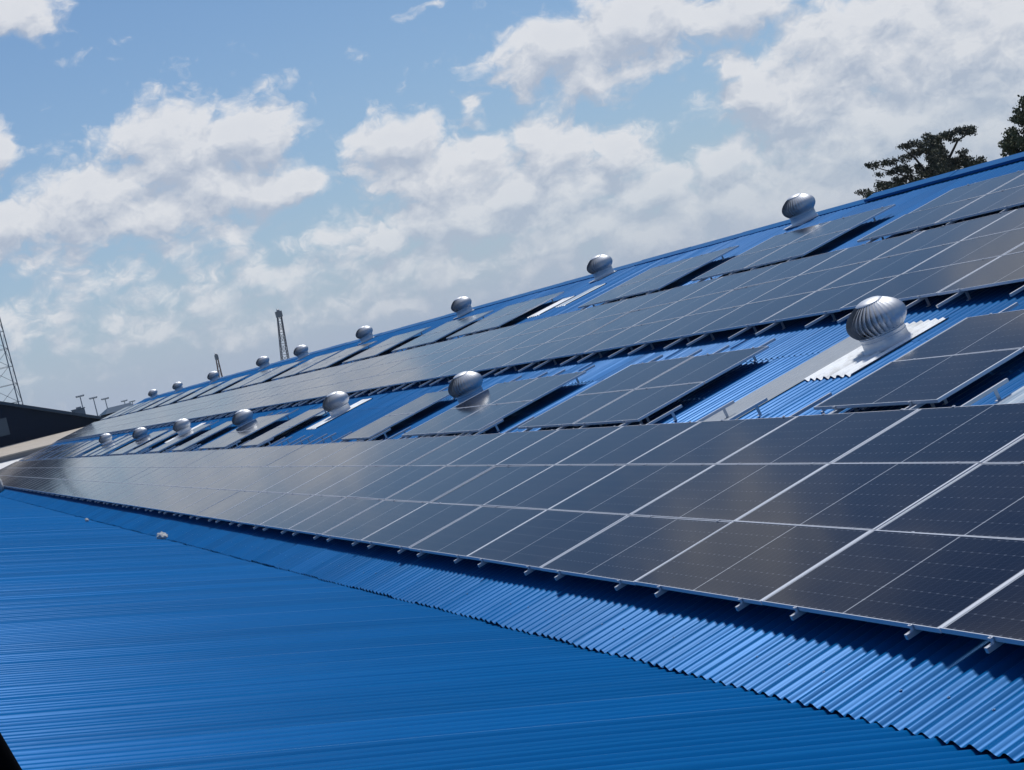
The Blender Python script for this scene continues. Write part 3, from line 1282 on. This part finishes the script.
# ------------------------------------------------------------------ flood light poles
M_pole = plain('pole_grey', (.34, .38, .43), .6, .1, .1, 2)  # grey lightened and blued: distance haze put into the colour


def light_pole(az, el_top, dist, label):
    c = at(az, 0, dist)
    H = CAM.z + dist * math.tan(R(el_top)) + 7.5
    e = empty('floodlight_pole', Matrix.Translation((c.x, c.y, -7.5)))
    e.rotation_euler = (0, 0, -R(az))
    b = MB(); b.tube((0, 0, 0), (0, 0, H), .26, .13, 10); b.build('pole', M_pole, e)
    s = MB(); s.box((-1.0, -.12, H - .05), (1.0, .12, H + .08)); s.build('crossarm', M_pole, e)
    lm = MB()
    lm.box((-.25, -.25, 0), (.25, .25, .30))
    me = lm.mesh('lamp', M_pole)
    for k in range(4):
        link('lamp', me, e).location = (-.84 + k * .56, -.1, H + .08)
    tag(e, label, 'light pole', 'floodlight poles far behind the roof')


for az, el, dist, lab in ((6.32, .86, 430, 'leftmost of the distant floodlight poles, above the rooftop unit'),
                          (6.73, .70, 450, 'second distant floodlight pole from the left'),
                          (7.10, .58, 470, 'third distant floodlight pole from the left'),
                          (7.70, .36, 560, 'fourth distant floodlight pole from the left, by the ridge end'),
                          (7.95, .28, 600, 'rightmost small floodlight pole by the ridge end')):
    light_pole(az, el, dist, lab)

# ------------------------------------------------------------------ lattice tower and crane booms


def lattice(b, p0, p1, w0, w1, n, r, side=Vector((1, 0, 0)), rb=None):
    """square lattice mast between two points"""
    rb = rb or r * .55
    ax = (p1 - p0).normalized()
    s = (side - ax * side.dot(ax)).normalized()
    t = ax.cross(s)
    cs = [(1, 1), (-1, 1), (-1, -1), (1, -1)]
    def pt(k, c):
        f_ = k / n
        w = w0 + (w1 - w0) * f_
        return p0 + (p1 - p0) * f_ + (s * c[0] + t * c[1]) * w * .5
    for c in cs:
        b.tube(pt(0, c), pt(n, c), r, r, 5)
    for k in range(n):
        for i in range(4):
            a, d = cs[i], cs[(i + 1) % 4]
            b.tube(pt(k + 1, a), pt(k + 1, d), rb, rb, 4)
            if k % 2 == 0: b.tube(pt(k, a), pt(k + 1, d), rb, rb, 4)
            else: b.tube(pt(k, d), pt(k + 1, a), rb, rb, 4)


def tower():
    d = 190.0
    c = at(4.03, 0, d)
    e = empty('lattice_tower', Matrix.Translation((c.x, c.y, -7.5)))
    e.rotation_euler = (0, 0, R(-14))
    b = MB()
    lattice(b, Vector((0, 0, 0)), Vector((0, 0, 44)), 2.75, 1.9, 22, .07, rb=.03)
    b.build('mast', M_steel, e)
    a = MB()
    for z in (20.5, 24.0, 31, 38):
        a.tube((-1.3, 0, z), (-1.3, -.6, z), .03); a.tube((-1.3, -.6, z - .9), (-1.3, -.6, z + .9), .12, n=10)
    a.build('antenna', M_steel, e)
    tag(e, 'tall grey lattice tower cut by the left edge of the photo', 'lattice tower')


tower()

M_crane = plain('crane_grey', (.17, .18, .21), .6, .2, .2, 1)
M_rust = plain('crane_red_brown', (.20, .11, .09), .7, .1, .2, 1)


def crane(az, el_top, az_low, dist, w0, w1, mat, label, hook=True):
    top = at(az, el_top, dist)
    low = at(az_low, -.4, dist)
    # carry the boom's line down to the ground
    dirn = (low - top)
    k = (top.z + 6.0) / (top.z - low.z)
    foot = top + dirn * k
    e = empty('crane', Matrix.Translation((foot.x, foot.y, -7.5)))
    o = Vector((foot.x, foot.y, -7.5))
    b = MB()
    lattice(b, foot - o, top - o, w0, w1, 18, .10, rb=.055)
    b.build('boom', mat, e)
    h = MB()
    tt = top - o
    h.box((tt.x - w1 * .8, tt.y - .5, tt.z - .3), (tt.x + w1 * .8, tt.y + .5, tt.z + .9))
    h.tube((tt.x - .2, tt.y, tt.z + .9), (tt.x + .2, tt.y, tt.z + .9), .5, n=12)
    h.build('boom_head', M_steel, e)
    c = MB()
    c.box((-2.2, -4.5, 1.1), (2.2, 3.0, 3.4)); c.box((.8, 1.2, 3.4), (2.1, 3.2, 4.6))
    c.build('cab', mat, e)
    for s in (-1, 1):
        tr = MB(); tr.box((s * 2.6 - .5, -4, 0), (s * 2.6 + .5, 4, 1.1)); tr.build('track', M_steel, e)
    tag(e, label, 'crane')


crane(13.48, 1.98, 13.22, 330, 2.1, .75, M_crane, 'tall grey lattice crane boom rising behind the ridge')
crane(11.06, 1.05, 11.0, 420, 1.5, .5, M_rust, 'small reddish lattice crane boom behind the seventh ridge ventilator')

# ------------------------------------------------------------------ trees


def leaf_mat(name, c0, c1):
    m, t, b = new_mat(name)
    tc = t.node('ShaderNodeTexCoord').outputs['Object']
    n = t.noise(tc, .9, 4, .6)
    n2 = t.noise(tc, 7, 2, .5)
    k = t.m('ADD', t.m('MULTIPLY', n, .65), t.m('MULTIPLY', n2, .35))
    t.put(b.inputs['Base Color'], t.mix(t.smooth(k, .35, .65), c0, c1))
    b.inputs['Roughness'].default_value = .65
    return m


M_leaf = leaf_mat('conifer_leaf', (.012, .016, .009), (.050, .056, .024))
M_leaf2 = leaf_mat('broad_leaf', (.022, .034, .013), (.07, .085, .03))
M_bark = plain('bark', (.035, .03, .026), .9, 0, .3, 4)


def cam_pt(x, y, dist):
    d = (_r * ((x - 512) / 1638.04) - _u * ((y - 385) / 1638.04) + _f)
    d = d * (dist / math.hypot(d.x, d.y))
    return CAM + d


def leaf_cloud(b, pts, size, rr):
    for p in pts:
        a = Vector((rr.gauss(0, 1), rr.gauss(0, 1), rr.gauss(0, .6))).normalized()
        c = a.orthogonal().normalized()
        c = (Matrix.Rotation(rr.uniform(0, 6.28), 3, a) @ c)
        d = a.cross(c)
        s = size * rr.uniform(.6, 1.35)
        q = rr.uniform(.35, .7)
        b.add([p - c * s, p - d * s * q, p + c * s, p + d * s * q], [(0, 1, 2, 3)])


def flat_tree():
    """spreading dark tree with layered limbs, beyond the far side of the building"""
    D = 118.0
    rr = random.Random(4)
    base = at(36.75, 0, D); base.z = -7.5
    e = empty('tree', Matrix.Translation(base))
    side = Vector((math.cos(R(36.5)), -math.sin(R(36.5)), 0))       # to the right in view
    away = Vector((math.sin(R(36.5)), math.cos(R(36.5)), 0))
    k = 1638.04 / D * .98
    # crown pads: image offsets turned into metres at the tree's own distance
    org = cam_pt(940, 175, D)
    def W(x, y, dd=0.0):
        return cam_pt(x, y, D + dd) - base
    tr = MB()
    trunk_top = W(943, 150)
    fork = W(938, 200)
    tr.tube((0, 0, 0), fork, .42, .26, 10)
    tr.tube(fork, trunk_top, .26, .12, 8)
    tips = [((938, 205), (905, 176), (868, 165), 1.2), ((940, 190), (915, 158), (902, 148), -1.0), ((941, 175), (958, 140), (974, 130), .8), ((938, 210), (890, 192), (858, 193), -1.5),
            ((940, 200), (965, 172), (984, 161), 1.0), ((938, 205), (900, 184), (875, 180), 2.0), ((941, 172), (935, 140), (925, 133), -.5), ((938, 215), (910, 205), (880, 200), 0)]
    for a, m_, t_, dd in tips:
        tr.tube(W(*a), W(m_[0], m_[1], dd), .12, .07, 6)
        tr.tube(W(m_[0], m_[1], dd), W(t_[0], t_[1], dd * 1.5), .07, .02, 5)
    tr.build('trunk', M_bark, e)
    # (x0,y0)-(x1,y1) spine, half thickness in px, depth in m, density
    pads = [((866, 167), (922, 151), 3.2, 1.3, 800), ((873, 179), (905, 166), 2.6, 1.2, 380), ((902, 148), (972, 128), 4.2, 1.6, 1700), ((944, 137), (973, 130), 2.6, 1.1, 500),
            ((858, 194), (905, 180), 4.5, 1.6, 1000), ((880, 188), (930, 172), 5.0, 1.8, 1000), ((930, 148), (950, 178), 13, 2.6, 7500), ((915, 143), (945, 152), 7, 2.0, 1100),
            ((945, 170), (984, 160), 6.5, 1.8, 1500), ((950, 160), (968, 158), 7, 1.5, 700), ((920, 178), (965, 180), 10, 2.4, 4500), ((895, 172), (925, 163), 3.0, 1.2, 350),
            ((870, 205), (960, 200), 14, 2.8, 2600)]
    b = MB()
    for (x0, y0), (x1, y1), hw, dp, n in pads:
        # small tufts along the pad give it a ragged outline
        tufts = []
        for _ in range(max(6, n // 45)):
            f_ = rr.random() ** .9
            tufts.append((x0 + (x1 - x0) * f_ + rr.gauss(0, 2), y0 + (y1 - y0) * f_ + rr.gauss(0, hw * .55), rr.gauss(0, dp)))
        pts = []
        for _ in range(int(n * 1.7)):
            tx, ty, td = rr.choice(tufts)
            pts.append(W(tx + rr.gauss(0, 2.3), ty + rr.gauss(0, 1.25) + abs(rr.gauss(0, .7)), td + rr.gauss(0, .25)))
        leaf_cloud(b, pts, .085, rr)
    b.build('crown', M_leaf, e)
    tag(e, 'dark spreading tree with layered flat limbs beyond the ridge', 'tree')


flat_tree()


def round_tree():
    D = 105.0
    rr = random.Random(12)
    base = at(41.4, 0, D); base.z = -7.5
    e = empty('tree', Matrix.Translation(base))
    def W(x, y, dd=0.0):
        return cam_pt(x + 6, y, D + dd) - base
    tr = MB()
    tr.tube((0, 0, 0), W(1072, 170), .5, .3, 10)
    for q in ((1030, 120, 1), (1060, 90, -1), (1095, 80, 1), (1120, 130, -1), (1010, 150, 0), (1075, 60, 0)):
        tr.tube(W(1072, 185), W(*q), .2, .05, 6)
    tr.build('trunk', M_bark, e)
    b = MB()
    cl = []
    outline = [(1022, 104, 7), (1012, 116, 6), (1024, 122, 10), (1010, 138, 10), (1004, 148, 9), (1022, 150, 14), (1040, 95, 14), (1050, 130, 26), (1060, 78, 18), (1085, 60, 20),
               (1085, 110, 30), (1110, 90, 22), (1130, 125, 22), (1100, 150, 30), (1045, 165, 24), (1018, 168, 16), (1140, 160, 20)]
    for x, y, r_ in outline:
        n = int(r_ * r_ * 7.5) + 300
        tufts = []
        for _ in range(max(8, n // 32)):
            a = rr.uniform(0, 6.28); q = r_ * rr.random() ** .45
            tufts.append((x + q * math.cos(a), y + q * math.sin(a), rr.gauss(0, r_ * .05 + .3)))
        pts = []
        for _ in range(n):
            t_ = rr.choice(tufts)
            pts.append(W(t_[0] + rr.gauss(0, 1.9), t_[1] + rr.gauss(0, 1.5), t_[2] + rr.gauss(0, .25)))
        leaf_cloud(b, pts, .10, rr)
    b.build('crown', M_leaf2, e)
    tag(e, 'bushy dark green tree cut by the right edge of the photo beyond the ridge', 'tree')


round_tree()


# ------------------------------------------------------------------ the air
def haze():
    m = bpy.data.materials.new('haze_air')
    m.use_nodes = True
    m.node_tree.nodes.clear()
    t = NT(m.node_tree)
    v = t.node('ShaderNodeVolumePrincipled')
    v.inputs['Color'].default_value = (.86, .92, 1.0, 1)
    v.inputs['Density'].default_value = .00010
    v.inputs['Anisotropy'].default_value = .2
    o = t.node('ShaderNodeOutputMaterial')
    t.l.new(v.outputs[0], o.inputs['Volume'])
    b = MB()
    b.box((-1800, -60, -8.6), (3300, 3300, 48))
    tag(b.build('haze', m), kind='stuff')


haze()
